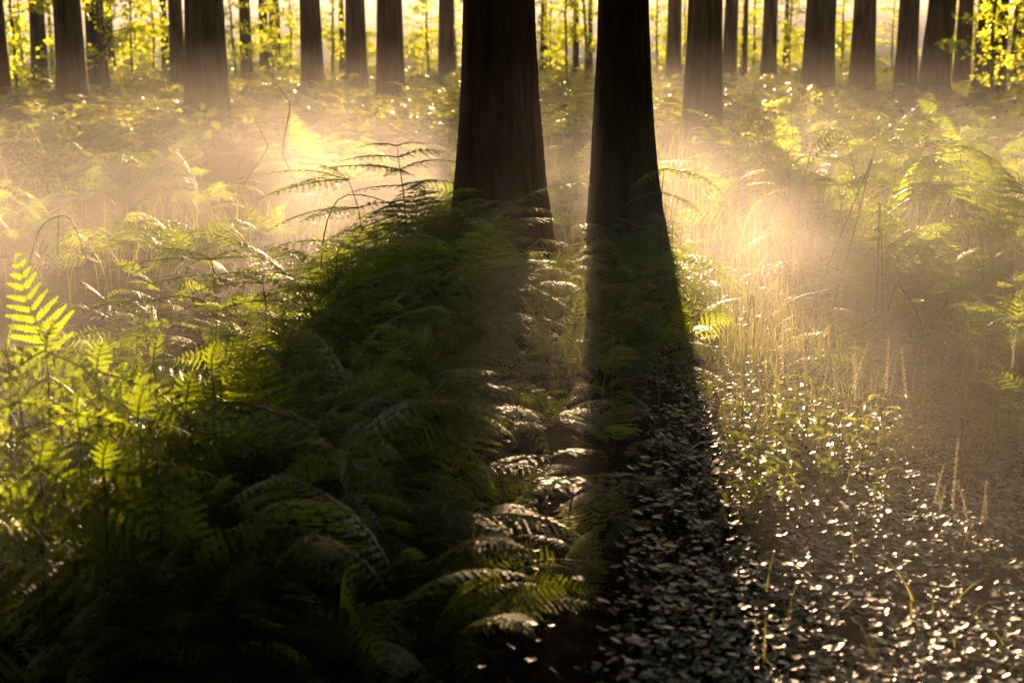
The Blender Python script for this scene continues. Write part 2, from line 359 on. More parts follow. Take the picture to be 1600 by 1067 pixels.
def bracken(seed, H=1.0, n=8, lean=.15):
    """upright stem carrying wide, nearly level fronds in tiers"""
    g = random.Random(seed); o = empty('bracken_fern')
    b = MB(); pts = [(lean * (z ** 2) * H, .02 * math.sin(z * 4), z * H - .05) for z in np.linspace(0, 1, 9)]
    b.tube(pts, np.linspace(.006, .002, 9), 5); adopt(link_mesh('stem', b.mesh('stem', M_GSTEM, True)), o)
    for i in range(n):
        t = .42 + .58 * (i / (n - 1)) ** .85; k = t * 8; a = int(min(k, 7)); u = k - a
        p = Vector(pts[a]).lerp(Vector(pts[a + 1]), u); sg = 1 if i % 2 else -1
        rz = sg * (1.25 - .3 * t) + g.gauss(0, .25); sc = (1.12 - .55 * t) * (.9 + .25 * g.random())
        if i == n - 1: rz = g.gauss(0, .2); sc = .62
        me = BLADES[g.randrange(5)]
        f = adopt(link_mesh('frond', me), o); f.location = p; f.rotation_euler = (g.gauss(0, .5), -.12 + g.gauss(0, .36), rz); f.scale = (sc * H, sc * H, sc * H)
    return o
def rosette(seed, n=9, s=1.0):
    g = random.Random(seed); o = empty('arching_fern')
    for i in range(n):
        f = adopt(link_mesh('frond', ARCHES[g.randrange(4)]), o); sc = s * (.75 + .45 * g.random())
        f.rotation_euler = (g.gauss(0, .35), g.gauss(0, .15), i * 6.283 / n + g.gauss(0, .25)); f.scale = (sc, sc, sc); f.location = (0, 0, -.02)
    return o
PROTO_B = [bracken(31 + i, 1.0, 7 + i % 3, .12 + .05 * i) for i in range(4)]
PROTO_R = [rosette(51 + i, 8 + i) for i in range(3)]
PH_R = [.50, .50, .50]                       # nominal heights
used = set(); TI = random.Random(17)
def put(kind, i, x, y, h, rz, label, group):
    src = (PROTO_B if kind == 'b' else PROTO_R)[i]
    if src.name in used: o = copy_tree(src)
    else: o = src; used.add(src.name)
    o.location = (x, y, gh(x, y)); o.rotation_euler = (0, 0, rz)
    s = h / 1.06 if kind == 'b' else h / .52
    w = min(max(s, .6 if kind == 'b' else .52), 1.2)
    o.scale = (w, w, max(min(s, 1.3 * w), .8 * w)); o.rotation_euler = (TI.gauss(0, .13), TI.gauss(0, .13), rz)
    tag(o, label, 'fern', group); return o
R = random.Random(5)
def zone(px, table):
    for lim, txt in table:
        if px < lim: return txt
    return table[-1][1]
BACK_L = [(90, 'below the leftmost trunks'), (230, 'below the thick black trunk'), (400, 'below the biggest black trunk'), (545, 'below the straight brown trunk'), (9999, 'below the broad brown trunk')]
BACK_R = [(1240, 'near the misty-footed trunk'), (1330, 'below the broad misty trunk'), (1400, 'below the widest pale gap'), (1500, 'below the leaning dark trunk'), (9999, 'near the right edge')]
def size_kind(kind, h): return ('tall ' if h > .8 else 'short ' if h < .45 else 'medium ') + ('bracken' if kind == 'b' else 'arching fern')
def fern_at(px, py, Y, kind, label=None, group=None, i=None, rz=None):
    h = max(.22, height_at(py, Y)); x = gx(px, Y, h)
    return put(kind, R.randrange(4 if kind == 'b' else 3) if i is None else i, x, Y, max(.2, h - gh(x, Y)), R.random() * 6.28 if rz is None else rz, label, group)

G_SH = 'ferns heaped in the dark shadow of the largest trunk'
G_SUN = 'sunlit ferns at the left'
FOOT = [(725, 385, 9.0), (760, 400, 8.9), (800, 395, 8.95), (840, 375, 8.8), (820, 390, 8.6), (852, 395, 8.4), (872, 412, 8.5), (700, 350, 8.9), (1060, 350, 9.2), (935, 400, 9.4), (975, 405, 9.3), (1015, 400, 9.3), (1055, 395, 9.5), (865, 420, 9.3), (900, 430, 9.2)]
LANE = [(845, 560, 6.7), (895, 575, 6.4), (920, 560, 6.9), (940, 620, 6.1), (960, 700, 5.2), (835, 660, 5.4)]
SHADOW = [(660, 290, 7.9, 'b'), (700, 300, 8.3, 'b'), (640, 320, 7.6, 'b'), (690, 330, 7.7, 'b'), (735, 345, 8.4, 'b'), (590, 345, 7.3, 'b'), (620, 360, 7.1, 'b'), (665, 365, 7.2, 'b'), (640, 400, 6.8, 'b'), (600, 395, 6.8, 'b'), (540, 400, 6.6, 'b'), (570, 420, 6.4, 'b'), (680, 400, 7.2, 'b'),
  (520, 450, 6.0, 'b'), (610, 460, 5.8, 'b'), (650, 500, 5.5, 'r'), (480, 520, 5.4, 'b'), (560, 540, 5.1, 'r'), (430, 570, 5.0, 'b'), (640, 600, 4.8, 'r'), (400, 610, 4.7, 'r'),
  (500, 620, 4.6, 'b'), (350, 670, 4.4, 'r'), (590, 690, 4.2, 'r'), (450, 720, 4.1, 'r'), (300, 740, 4.0, 'r'), (520, 800, 3.8, 'r'), (380, 830, 3.7, 'r'), (620, 800, 3.8, 'r'), (560, 900, 3.5, 'r'), (430, 940, 3.4, 'r'), (280, 900, 3.45, 'r'), (680, 470, 6.2, 'b'), (590, 600, 4.9, 'b'), (460, 640, 4.5, 'b'), (540, 700, 4.2, 'b'), (700, 560, 5.6, 'r')]
for px, py, Y, k in SHADOW + [(a + R.gauss(0, 25), b_ + R.uniform(5, 35), c_ + R.gauss(0, .2), R.choice('brrr')) for a, b_, c_, d_ in SHADOW * 3]:
    fern_at(px, py, Y, k, '%s in the black heap left of centre, %s' % ('tiered bracken' if k == 'b' else 'arching fern', zone(py, [(400, 'near its top'), (520, 'on its upper slope'), (640, 'halfway down it'), (760, 'on its lower slope'), (9999, 'at its very bottom')])), G_SH)
LIT = [(250, 398, 6.2, 'b'), (345, 402, 6.4, 'b'), (430, 438, 6.0, 'b'), (185, 465, 5.7, 'b'), (300, 470, 5.5, 'b'), (395, 490, 5.4, 'b'), (60, 530, 4.9, 'r'), (140, 545, 4.8, 'b'),
  (230, 550, 4.9, 'b'), (15, 590, 4.5, 'b'), (100, 610, 4.3, 'r'), (200, 630, 4.3, 'b'), (300, 620, 4.6, 'r'), (330, 560, 5.0, 'b'), (40, 690, 3.9, 'r'), (130, 720, 3.9, 'b'), (225, 730, 3.8, 'r'), (-20, 640, 4.2, 'b'), (170, 800, 3.6, 'r')]
HEAP = [(R.uniform(585, 715), R.uniform(285, 345), R.uniform(7.6, 9.0)) for _ in range(22)] + [(R.uniform(500, 640), R.uniform(360, 470), R.uniform(6.2, 7.2)) for _ in range(22)]
for px, py, Y in HEAP: fern_at(px, py, Y, 'b', '%s in the black heap touching the foot of the largest trunk' % ('high bracken' if py < 350 else 'lower bracken'), 'ferns crowded left of the foot of the largest trunk')
for px, py, Y, k in LIT + [(a + R.gauss(0, 45), b_ + R.uniform(5, 45), c_ + R.gauss(0, .25), R.choice('bbr')) for a, b_, c_, d_ in LIT]:
    fern_at(px, py, Y, k, 'bright green sunlit %s %s' % ('bracken' if k == 'b' else 'arching fern', ('at the left edge, ' if px < 110 else 'beside the black heap, ' if px > 290 else 'in the left fern mass, ') + zone(py, [(480, 'at the top by the mist'), (600, 'in the upper part'), (700, 'in the middle part'), (9999, 'in the lower part')])), G_SUN)
# ferns that stand out
UNIQ = [(770, 690, 4.4, 'r', 1, .3, 'green drooping fern at the edge of the black heap, beside the dark clearing'),
 (930, 755, 4.1, 'r', 2, .1, 'silvery glinting fern spreading right at the bottom middle'),
 (770, 830, 3.8, 'r', 0, 1.2, 'dull green fern with hanging fronds at the bottom middle'),
 (700, 900, 3.5, 'r', 1, 2.2, 'small fern with short leaf tips at the lower edge of the black heap'),
 (20, 930, 3.3, 'r', 0, .9, 'low dim fern in the lower left corner with a few white glints'),
 (1550, 160, 15, 'b', 0, 1.6, 'upright dark fern with ladder-like fronds near the right edge')]
for px, py, Y, k, i, rz, lab in UNIQ: fern_at(px, py, Y, k, lab, None, i, rz)
def wp(px, py, Y):
    z = height_at(py, Y); return Vector((gx(px, Y, z), Y, z))
def set_fern(label, foot, fronds, seed, mat=None, pw=.85, plen=1.0, roll=.25):
    """one fern: a stem from the ground through its nodes, and a frond from each node to each given tip"""
    nodes = []
    for (n_, t_) in fronds:
        if n_ not in nodes: nodes.append(n_)
    nodes.sort(key=lambda q: -q[1]); P = [wp(*n_) for n_ in nodes]; x0 = gx(foot[0], foot[1]); base = Vector((x0, foot[1], gh(x0, foot[1])))
    o = empty('bracken_fern', base); tag(o, label, 'fern'); pts = [Vector((0, 0, -.03))] + [p - base for p in P]
    b = MB(); b.tube([tuple(p) for p in pts], np.linspace(.004, .0018, len(pts)), 5); adopt(link_mesh('stem', b.mesh('stem', M_GSTEM, True)), o)
    for q, (n_, (tx_, ty_, tY, W)) in enumerate(fronds):
        A = wp(*n_); B = wp(tx_, ty_, tY); d = B - A; L_ = d.length; sag = .28 + .12 * math.sin(q * 3)
        me = frond(L_ * 1.03, W, max(7, int(L_ / .033)), max(8, int(W / .011)), seed * 20 + q, sag, -sag, pw=pw, plen=plen, pdroop=.18, mat=mat)
        X = d.normalized(); Yv = Vector((0, 0, 1)).cross(X).normalized(); Z = X.cross(Yv)
        M = Matrix((X, Yv, Z)).transposed() @ Matrix.Rotation(roll * math.sin(q * 2.3 + seed), 3, 'X')
        f = adopt(link_mesh('frond', me), o); f.location = A - base; f.rotation_euler = M.to_euler()
    return o
a = (620, 228, 7.7); b1 = (622, 246, 7.7); c1_ = (625, 265, 7.7); d1 = (629, 290, 7.7); e1 = (632, 318, 7.7)
set_fern('tall upright dark bracken with level fronds, topmost of the black heap', (645, 7.7), [(a, (558, 234, 7.6, .06)), (a, (668, 228, 7.8, .06)), (b1, (532, 256, 7.5, .09)), (b1, (700, 244, 7.8, .09)), (c1_, (505, 268, 7.5, .11)), (c1_, (722, 262, 7.9, .11)), (d1, (535, 308, 7.6, .12)), (d1, (722, 296, 7.8, .12)), (e1, (560, 345, 7.5, .13)), (e1, (715, 330, 7.7, .13)), (c1_, (600, 280, 7.2, .1)), (d1, (665, 320, 7.3, .1))], 1)
a = (545, 282, 7.6); b1 = (560, 325, 7.5)
set_fern('pale yellow bracken arching left into the mist, left of the tallest dark bracken', (590, 7.5), [(a, (415, 278, 7.4, .11)), (a, (405, 318, 7.3, .12)), (a, (500, 262, 7.9, .09)), (b1, (415, 372, 7.2, .13)), (b1, (470, 350, 7.2, .12)), (b1, (640, 330, 7.6, .1))], 2)
a = (330, 406, 6.2); b1 = (335, 430, 6.2)
set_fern('white-lit bracken with a broad low arch of fronds, topmost at the left', (338, 6.2), [(a, (158, 436, 6.0, .10)), (a, (472, 424, 6.3, .10)), (a, (240, 402, 6.6, .09)), (a, (420, 408, 6.6, .08)), (b1, (180, 468, 5.8, .11)), (b1, (450, 462, 6.0, .11)), (b1, (330, 470, 5.8, .1))], 3, roll=.1)
a = (410, 442, 5.9); b1 = (415, 470, 5.9)
set_fern('white-lit bracken between the broad low arch and the black heap', (420, 5.9), [(a, (285, 470, 5.7, .10)), (a, (500, 452, 6.0, .10)), (b1, (310, 510, 5.5, .11)), (b1, (480, 500, 5.7, .1)), (a, (360, 436, 6.2, .08))], 4, roll=.12)
a = (225, 470, 5.6); b1 = (215, 510, 5.5)
set_fern('pale glinting bracken below the left end of the broad low arch', (210, 5.5), [(a, (100, 500, 5.4, .10)), (a, (345, 486, 5.6, .10)), (b1, (90, 545, 5.2, .11)), (b1, (320, 540, 5.3, .11)), (a, (220, 520, 5.2, .09))], 5, roll=.12)
a = (650, 405, 6.8); b1 = (655, 435, 6.8)
set_fern('fern with a long pinkish frond reaching right across the largest shadow', (640, 6.8), [(a, (945, 545, 6.3, .12)), (a, (730, 412, 6.7, .08)), (b1, (790, 500, 6.4, .10)), (b1, (720, 520, 6.3, .08))], 6)
a = (1050, 402, 7.6); b1 = (1052, 430, 7.6)
set_fern('bright green fern bowing right out of the shadow of the second largest trunk', (1060, 7.7), [(a, (1162, 462, 7.3, .13)), (a, (1135, 420, 7.6, .11)), (b1, (1150, 520, 7.2, .13)), (b1, (1105, 540, 7.2, .12)), (a, (1000, 450, 7.4, .1))], 7, roll=.6)
a = (1038, 264, 8.6)
set_fern('slender fern with one dark frond bowing right from the second largest trunk', (1030, 8.8), [(a, (1130, 306, 8.4, .07)), (a, (985, 300, 8.5, .08)), ((1034, 300, 8.7), (1100, 345, 8.5, .09)), ((1034, 300, 8.7), (960, 340, 8.5, .09))], 8)
a = (865, 712, 4.3); b1 = (900, 745, 4.2)
set_fern('fern with white glinting arched fronds at the bottom of the clearing', (880, 4.3), [(a, (700, 765, 4.1, .09)), (a, (945, 712, 4.4, .08)), (b1, (1075, 790, 4.0, .11)), (b1, (800, 805, 3.9, .1)), (b1, (985, 850, 3.8, .09))], 9, roll=.1)
a = (680, 588, 4.8); b1 = (690, 640, 4.7)
set_fern('green fern pointing right over the dark clearing, at the edge of the black heap', (670, 4.8), [(a, (792, 618, 4.7, .10)), (a, (770, 590, 5.0, .07)), (b1, (792, 668, 4.5, .11)), (b1, (805, 700, 4.4, .1)), (a, (720, 690, 4.4, .09))], 10, roll=.5, pw=1.0, plen=1.2)
a = (150, 876, 3.4)
set_fern('fern with a white shining frond near the lower left corner', (150, 3.45), [(a, (40, 905, 3.3, .07)), (a, (265, 912, 3.4, .08)), (a, (120, 960, 3.1, .07)), (a, (200, 940, 3.2, .07))], 11, roll=.1)
a = (1310, 290, 9.2); b1 = (1315, 330, 9.1)
set_fern('wide pale bracken at the left end of the right bed behind the peaked stems', (1320, 9.2), [(a, (1175, 322, 9.0, .13)), (a, (1440, 305, 9.2, .13)), (b1, (1190, 370, 8.7, .14)), (b1, (1430, 370, 8.8, .14)), (a, (1260, 275, 9.6, .1))], 12)
a = (1500, 238, 10.5); b1 = (1505, 290, 10.3)
set_fern('wide pale bracken at the right of the right bed, reaching toward the photo edge', (1505, 10.4), [(a, (1385, 285, 10.2, .15)), (a, (1605, 212, 10.7, .15)), (b1, (1390, 335, 9.8, .16)), (b1, (1610, 300, 10, .16))], 13)
NEARL = [(70, 560, 4.6), (150, 590, 4.7), (240, 580, 4.8), (30, 640, 4.2), (120, 660, 4.2), (215, 665, 4.3), (290, 640, 4.6), (60, 740, 3.8), (160, 745, 3.8), (245, 740, 4.0), (10, 560, 4.8), (330, 590, 5.0)]
for q, (px, py, Y) in enumerate(NEARL):
    Y *= .9; py -= 12
    w_ = 95 + 20 * math.sin(q * 1.7); n_ = (px, py, Y); n2 = (px + 6, py + 40, Y)
    set_fern(['glowing green fern, %s, %s', 'bright low-spreading green fern, %s, %s'][q % 2] % (zone(px, [(50, 'at the left photo edge'), (135, 'just right of the left photo edge'), (230, 'in the left fern mass'), (9999, 'beside the black heap')]), zone(py, [(600, 'below the white arch'), (700, 'halfway down'), (9999, 'low down')])), (px + 10, Y + .05),
        [(n_, (px - w_, py + 52 + 15 * math.sin(q), Y - .1, .085)), (n_, (px + w_, py + 46 + 20 * math.cos(q), Y + .05, .085)), (n2, (px - w_ * .7, py + 105, Y - .12, .09)), (n2, (px + w_ * .75, py + 110, Y - .05, .09)), (n_, (px + 12, py - 48, Y + .05, .06))], 30 + q, roll=1.0 + .2 * math.sin(q), pw=.95, plen=1.1)
for q, (px, py, Y, lab) in enumerate([(1500, 588, 5.7, 'leafy green fern facing the viewer, lowest left of the right edge group'), (1575, 640, 5.2, 'leafy green fern low at the right edge beside the pale seed spikes'), (1592, 560, 6.1, 'leafy green fern high at the right edge above the pale seed spikes'), (1440, 548, 6.4, 'small leafy green fern between the right bed and the pale seed spikes')]):
    w_ = 70; n_ = (px, py, Y); n2 = (px + 4, py + 30, Y)
    set_fern(lab, (px + 6, Y + .05), [(n_, (px - w_, py + 34, Y - .1, .07)), (n_, (px + w_, py + 30, Y + .05, .07)), (n2, (px - w_ * .7, py + 72, Y - .1, .08)), (n2, (px + w_ * .7, py + 70, Y, .08)), (n_, (px + 8, py - 30, Y + .05, .05))], 60 + q, roll=.8, pw=.95, plen=1.1)
MIDC = [(780, 372, 9.0), (850, 378, 8.8), (905, 420, 8.0), (820, 430, 7.6), (880, 470, 7.3), (940, 470, 7.3), (850, 500, 7.0), (900, 520, 6.9), (790, 480, 7.4)]
for px, py, Y in MIDC: fern_at(px, py, Y, 'b' if R.random() < .6 else 'r', 'green fern in the lit strip between the two largest trunks', 'ferns between the two largest trunks')
MIDR = [(1000, 330, 8.6), (960, 360, 8.3), (1045, 370, 8.2), (1020, 430, 7.4), (1065, 470, 7.0), (985, 500, 6.8), (1080, 540, 6.5), (1035, 580, 6.2), (1000, 420, 7.8), (1070, 600, 6.0), (960, 540, 6.6)]
for px, py, Y in MIDR: fern_at(px, py, Y, 'b' if R.random() < .6 else 'r', 'dark fern in the shadow at the foot of the second largest trunk', 'ferns in the shadow of the second largest trunk')
for px, py, Y in FOOT: fern_at(px, py, Y, R.choice('br'), 'dim fern growing against the foot of one of the two largest trunks', 'ferns at the feet of the two largest trunks')
for px, py, Y in LANE: fern_at(px, py, Y, 'r', 'low dim fern on the brown floor of the clearing below the two largest trunks', 'low ferns on the clearing floor')
def scatter(n, x0, x1, Y0, Y1, h0, h1, label, group, pb=.75, skip=None):
    c = 0; t = 0
    while c < n and t < n * 20:
        t += 1; px = R.uniform(x0, x1); Y = R.uniform(Y0, Y1)
        if skip and skip(px, Y): continue
        x = gx(px, Y, .5); h = R.uniform(h0, h1)
        kd = 'b' if R.random() < pb else 'r'
        put(kd, R.randrange(3), x, Y, h, R.random() * 6.28, label.format(sk=size_kind(kd, h), zl=zone(px, BACK_L), zr=zone(px, BACK_R)), group); c += 1
scatter(48, 1190, 1700, 8.2, 13.5, .65, 1.1, 'hazy green {sk} in the right bed, {zr}', 'ferns of the right bed')
scatter(32, 1160, 1700, 13.5, 20, .6, 1.0, 'golden {sk} at the back of the right bed, {zr}', 'ferns at the back of the right bed')
scatter(48, -60, 680, 13, 20, .5, .8, 'dim misty {sk} in the far left bed, {zl}', 'ferns of the far left bed')
scatter(16, -40, 420, 9.5, 12.5, .25, .5, 'low {sk} sunk in the mist at the left, {zl}', 'low ferns in the mist at the left', pb=.2)
scatter(14, 640, 1160, 11, 19, .4, .8, 'pale fern in the glowing mist behind the two largest trunks', 'ferns behind the two largest trunks')
scatter(28, 1400, 1720, 7.4, 8.9, .28, .5, 'grass-tangled {sk} in front of the right bed, {zr}', 'short ferns before the right bed', pb=.6)
scatter(22, 1300, 1720, 7.3, 8.8, .24, .40, 'low lit {sk} beyond the seed spikes, {zr}', 'low ferns beyond the seed spikes', pb=0)
scatter(14, 1400, 1720, 6.0, 7.0, .2, .36, 'small {sk} among the seed spikes, {zr}', 'small ferns among the seed spikes', pb=0)
scatter(16, 1450, 1720, 5.4, 7.0, .24, .42, 'leafy green {sk} at the right edge beside the seed spikes', 'low ferns at the right edge beside the seed spikes', pb=.4)
# far undergrowth: uncountable mass of ferns beyond twenty metres, one object
def build_undergrowth():
    b = MB(); g = np.random.default_rng(8); protos = [frond_lo(.6, .2, 9, s, .6 + .15 * s, -.6, None) for s in range(4)]
    for i in range(1500):
        Y = 20 + 38 * g.random() ** 1.0; x = gx(g.uniform(-120, 1720), Y, .5); z = gh(x, Y); H = g.uniform(.2, .62)
        for j in range(7):
            V, Q = protos[g.integers(0, 4)]; a = g.random() * 6.28; s = .7 + .6 * g.random(); c, d = math.cos(a), math.sin(a)
            W = V * s; b.add(np.stack([x + W[:, 0] * c - W[:, 1] * d, Y + W[:, 0] * d + W[:, 1] * c, z + H * g.uniform(.3, 1) + W[:, 2]], 1), Q)
    tag(link_mesh('undergrowth', b.mesh('undergrowth', M_FERN_FAR)), 'mass of hazy ferns on the forest floor beneath the distant trunks', 'undergrowth', kind='stuff')
build_undergrowth()
# the single bright frond in front at the left
o = empty('upright_fern', (gx(82, 4.3, .7), 4.3, 0)); tag(o, 'single bright yellow-green frond standing upright at the left edge in front of the mist', 'fern')
f = adopt(link_mesh('frond', HEROBLADE), o); f.location = (0, 0, height_at(560, 4.3))
f.rotation_euler = (Matrix.Rotation(math.radians(-20), 3, 'Y') @ Matrix.Rotation(math.radians(95), 3, 'Z')).to_euler()
b = MB(); b.tube([(0.02, 0, -.02), (0.01, 0, .3), (0, 0, height_at(560, 4.3))], [.004, .003, .003], 5); adopt(link_mesh('stem', b.mesh('stem', M_GSTEM, True)), o)

# ------------------------------------------------------------------ round-leaved ground cover (uncountable)
def build_cover():
    g = np.random.default_rng(3); N = 40000
    Y = 3.0 + 6.8 * g.random(N) ** 1.0; px = g.uniform(620, 1700, N)
    x = (px - 800) / FPX * (Y * cp + CH * sp)
    keep = np.array([mnoise.noise(Vector((a * 2.2, c * 2.2, 9))) + .55 * mnoise.noise(Vector((a * 7, c * 7, 2))) > -.30 - .25 * R.random() for a, c in zip(x, Y)])
    dens = np.clip((px - 965 + (4.2 - Y).clip(0, 2) * 60) / 140, .03, 1) * np.clip((7.3 - Y) / 1.3, .10, 1)
    keep &= g.random(N) < dens
    x, Y = x[keep], Y[keep]; N = len(x)
    z = np.array([gh(a, c) for a, c in zip(x, Y)]) + .065 + g.normal(0, .009, N)
    k = 8; a = np.arange(k) * 2 * math.pi / k
    rad = .006 + .013 * g.random(N) ** 1.3
    tx = g.normal(0, .30, N); ty = g.normal(-.03, .17, N)
    rim = 1 + .10 * np.sin(a * 4)[None, :] * g.random((N, 1)); rim[:, 0] *= .35
    rot = g.random(N) * 6.28
    cx = np.cos(a[None] + rot[:, None]) * rad[:, None] * rim; cyy = np.sin(a[None] + rot[:, None]) * rad[:, None] * rim
    cz = cx * tx[:, None] + cyy * ty[:, None] + rad[:, None] * g.uniform(-.05, .45, (N, 1))
    V = np.concatenate([np.stack([x[:, None] + cx, Y[:, None] + cyy, z[:, None] + cz], -1), np.stack([x, Y, z], -1)[:, None, :]], 1)
    i = np.arange(N)[:, None] * (k + 1); j = np.arange(k)[None]
    T = np.stack([i + k + 0 * j, i + j, i + (j + 1) % k], -1)
    b = MB(); b.add(V.reshape(-1, 3), None, T.reshape(-1, 3))
    for q in range(0, N, 6): b.tube([(x[q] + .004, Y[q], z[q] - .09), (x[q], Y[q], z[q])], [.0012, .0009], 3)
    tag(link_mesh('ground_cover', b.mesh('ground_cover', M_COVER)), 'carpet of small round shiny leaves on the clearing floor', 'ground cover', kind='stuff')
build_cover()
def build_litter():
    g = np.random.default_rng(6); N = 9000; Y = 3.0 + 9 * g.random(N); px = g.uniform(-60, 1660, N); N = len(px)
    x = (px - 800) / FPX * (Y * cp + CH * sp); z = np.array([gh(a, c) for a, c in zip(x, Y)]) + .008
    V = []
    for i in range(N):
        a = g.random() * 6.28; l = g.uniform(.01, .03); w = l * g.uniform(.15, .5); d = np.array([math.cos(a), math.sin(a), g.normal(0, .3)]); e = np.array([-math.sin(a), math.cos(a), g.normal(0, .3)])
        c = np.array([x[i], Y[i], z[i]]); V.append([c - d * l, c + e * w, c + d * l, c - e * w])
    b = MB(); b.add(np.array(V).reshape(-1, 3), np.arange(4 * N).reshape(-1, 4))
    tag(link_mesh('leaf_litter', b.mesh('leaf_litter', M_LITTER)), 'brown fallen needles and leaf scraps on the soil', 'leaf litter', kind='stuff')
build_litter()

# ------------------------------------------------------------------ grass, seed spikes, herbs, bent stems
def blade_pts(g, h, bend, a, n=6):
    t = np.linspace(0, 1, n); return np.stack([bend * h * t ** 2 * math.cos(a), bend * h * t ** 2 * math.sin(a), h * (t - .25 * bend * t ** 3)], 1)
def add_blade(b, g, x, y, z, h, w, bend):
    a = g.random() * 6.28; P = blade_pts(g, h, bend, a) + np.array([x, y, z]); c = g.random() * 3.14; e = np.array([math.cos(c), math.sin(c), 0])
    ww = w * np.array([.6, 1, 1, .8, .5, .08]); V = np.stack([P - e * ww[:, None] * .5, P + e * ww[:, None] * .5], 1).reshape(-1, 3)
    b.add(V, [(2 * i, 2 * i + 1, 2 * i + 3, 2 * i + 2) for i in range(5)])
def build_grass():
    g = np.random.default_rng(12); b = MB()
    def region(n, x0, x1, Y0, Y1, h0, h1, w):
        for _ in range(n):
            Y = g.uniform(Y0, Y1); x = gx(g.uniform(x0, x1), Y)
            add_blade(b, g, x, Y, gh(x, Y) - .01, g.uniform(h0, h1), w * g.uniform(.6, 1.4), abs(g.normal(.25, .35)))
    region(1700, 1120, 1440, 5.0, 7.2, .06, .28, .003); region(2600, 1130, 1700, 6.4, 8.8, .10, .32, .004); region(350, 1380, 1680, 5.8, 7.2, .08, .26, .004); region(90, 1080, 1640, 3.3, 4.8, .08, .25, .004)
    region(700, 1150, 1600, 8, 12, .3, .8, .006); region(300, 380, 720, 8.5, 13, .2, .6, .004); region(260, -40, 400, 8.5, 13, .2, .6, .004)
    region(260, 850, 1180, 5.5, 10, .2, .7, .004); region(700, 700, 1150, 10, 18, .3, .8, .006)
    tag(link_mesh('grass', b.mesh('grass', M_GRASS)), 'thin wild grass growing through the ferns and the clearing', 'grass', kind='stuff')
build_grass()
def spike_obj(seed):
    g = np.random.default_rng(seed); h = g.uniform(.30, .46); o = empty('wild_grass_spike')
    t = np.linspace(0, 1, 8); a = g.random() * 6.28; bd = g.uniform(.05, .25); P = np.stack([bd * h * t ** 2 * math.cos(a), bd * h * t ** 2 * math.sin(a), h * t], 1)
    b = MB(); b.tube(P, np.linspace(.0016, .0007, 8), 3); adopt(link_mesh('stem', b.mesh('stem', M_GSTEM)), o)
    b = MB(); V = []
    for i in range(64):
        s = .5 + .5 * (i / 64); p = np.array([bd * h * s * s * math.cos(a), bd * h * s * s * math.sin(a), h * s]); c = i * 2.4; d = np.array([math.cos(c), math.sin(c), .9]) * (.011 * (1.25 - s)); e = np.array([-math.sin(c), math.cos(c), 0]) * .0026
        V.append([p, p + d * .5 + e, p + d, p + d * .5 - e])
    b.add(np.array(V).reshape(-1, 3), np.arange(256).reshape(-1, 4)); adopt(link_mesh('seed_head', b.mesh('seed_head', M_SEED)), o)
    return o
SPK = [spike_obj(70 + i) for i in range(4)]
def place_copy(protos, i, loc, rz, s, label, cat, group):
    src = protos[i]; o = copy_tree(src) if src.name in used else src; used.add(src.name)
    o.location = loc; o.rotation_euler = (0, 0, rz); o.scale = (s, s, s); tag(o, label, cat, group); return o
for k in range(64):
    if k < 22: px = R.uniform(1210, 1430); py = R.uniform(500, 590)
    elif k < 56: px = R.uniform(1430, 1600); py = R.uniform(505, 600)
    else: px = R.uniform(1430, 1560); py = R.uniform(700, 780)
    Y = R.uniform(5.3, 6.4) if k < 56 else R.uniform(4.0, 4.4)
    h = max(.2, height_at(py, Y)); x = gx(px, Y, h)
    place_copy(SPK, R.randrange(4), (x, Y, gh(x, Y)), R.random() * 6, min(h / .38, 1.25), 'upright grass stem with a pale backlit seed spike, at the right', 'grass stem', 'pale seed spikes at the right')
def herb_obj(seed, nl=9, ll=.05, h=.22):
    g = np.random.default_rng(seed); o = empty('leafy_herb'); b = MB(); P = [(0.03 * math.sin(z * 5) * z, .02 * z, z * h) for z in np.linspace(-.05, 1, 6)]
    b.tube(P, [.002] * 6, 4); adopt(link_mesh('stem', b.mesh('stem', M_GSTEM)), o); b = MB()
    for i in range(nl):
        z = h * (.25 + .75 * i / (nl - 1)); a = i * 2.4 + g.normal(0, .3); el = g.uniform(-.5, .5); l = ll * g.uniform(.7, 1.3); d = np.array([math.cos(a) * math.cos(el), math.sin(a) * math.cos(el), math.sin(el)]); e = np.array([-math.sin(a), math.cos(a), g.normal(0, .3)]); n = np.cross(d, e); w = l * .17; p = np.array([.02 * z / h, .02 * z / h, z])
        V = [p, p + d * l * .3 - e * w + n * .1 * w, p + d * l * .3 + n * -.4 * w, p + d * l * .3 + e * w, p + d * l * .7 - e * w * .7 - n * .1 * l, p + d * l * .7 - n * (.1 * l + .3 * w), p + d * l * .7 + e * w * .7 - n * .1 * l, p + d * l - n * .3 * l]
        b.add(V, [(1, 4, 5, 2), (2, 5, 6, 3)], [(0, 1, 2), (0, 2, 3), (4, 7, 5), (5, 7, 6)])
    adopt(link_mesh('foliage', b.mesh('foliage', M_HERB)), o); return o
HRB = [herb_obj(90 + i, 8 + i * 2, .05 + .008 * i, .2 + .04 * i) for i in range(4)]
for k in range(104):
    r = R.random()
    if r < .55: px = R.uniform(1150, 1390); py = R.uniform(600, 760)
    elif r < .95: px = R.uniform(1380, 1660); py = R.uniform(560, 700)
    else: px = R.uniform(1120, 1260); py = R.uniform(700, 800)
    Y = CH * FPX / (py + 60 - HORIZ) * .97 if False else CH * FPX / (py + 90 - HORIZ)
    x = gx(px, Y, .1); place_copy(HRB, R.randrange(4), (x, Y, gh(x, Y)), R.random() * 6, R.uniform(.55, .9), 'small leafy herb with narrow yellow-green leaves at the edge of the shiny ground cover', 'herb', 'leafy herbs along the clearing')
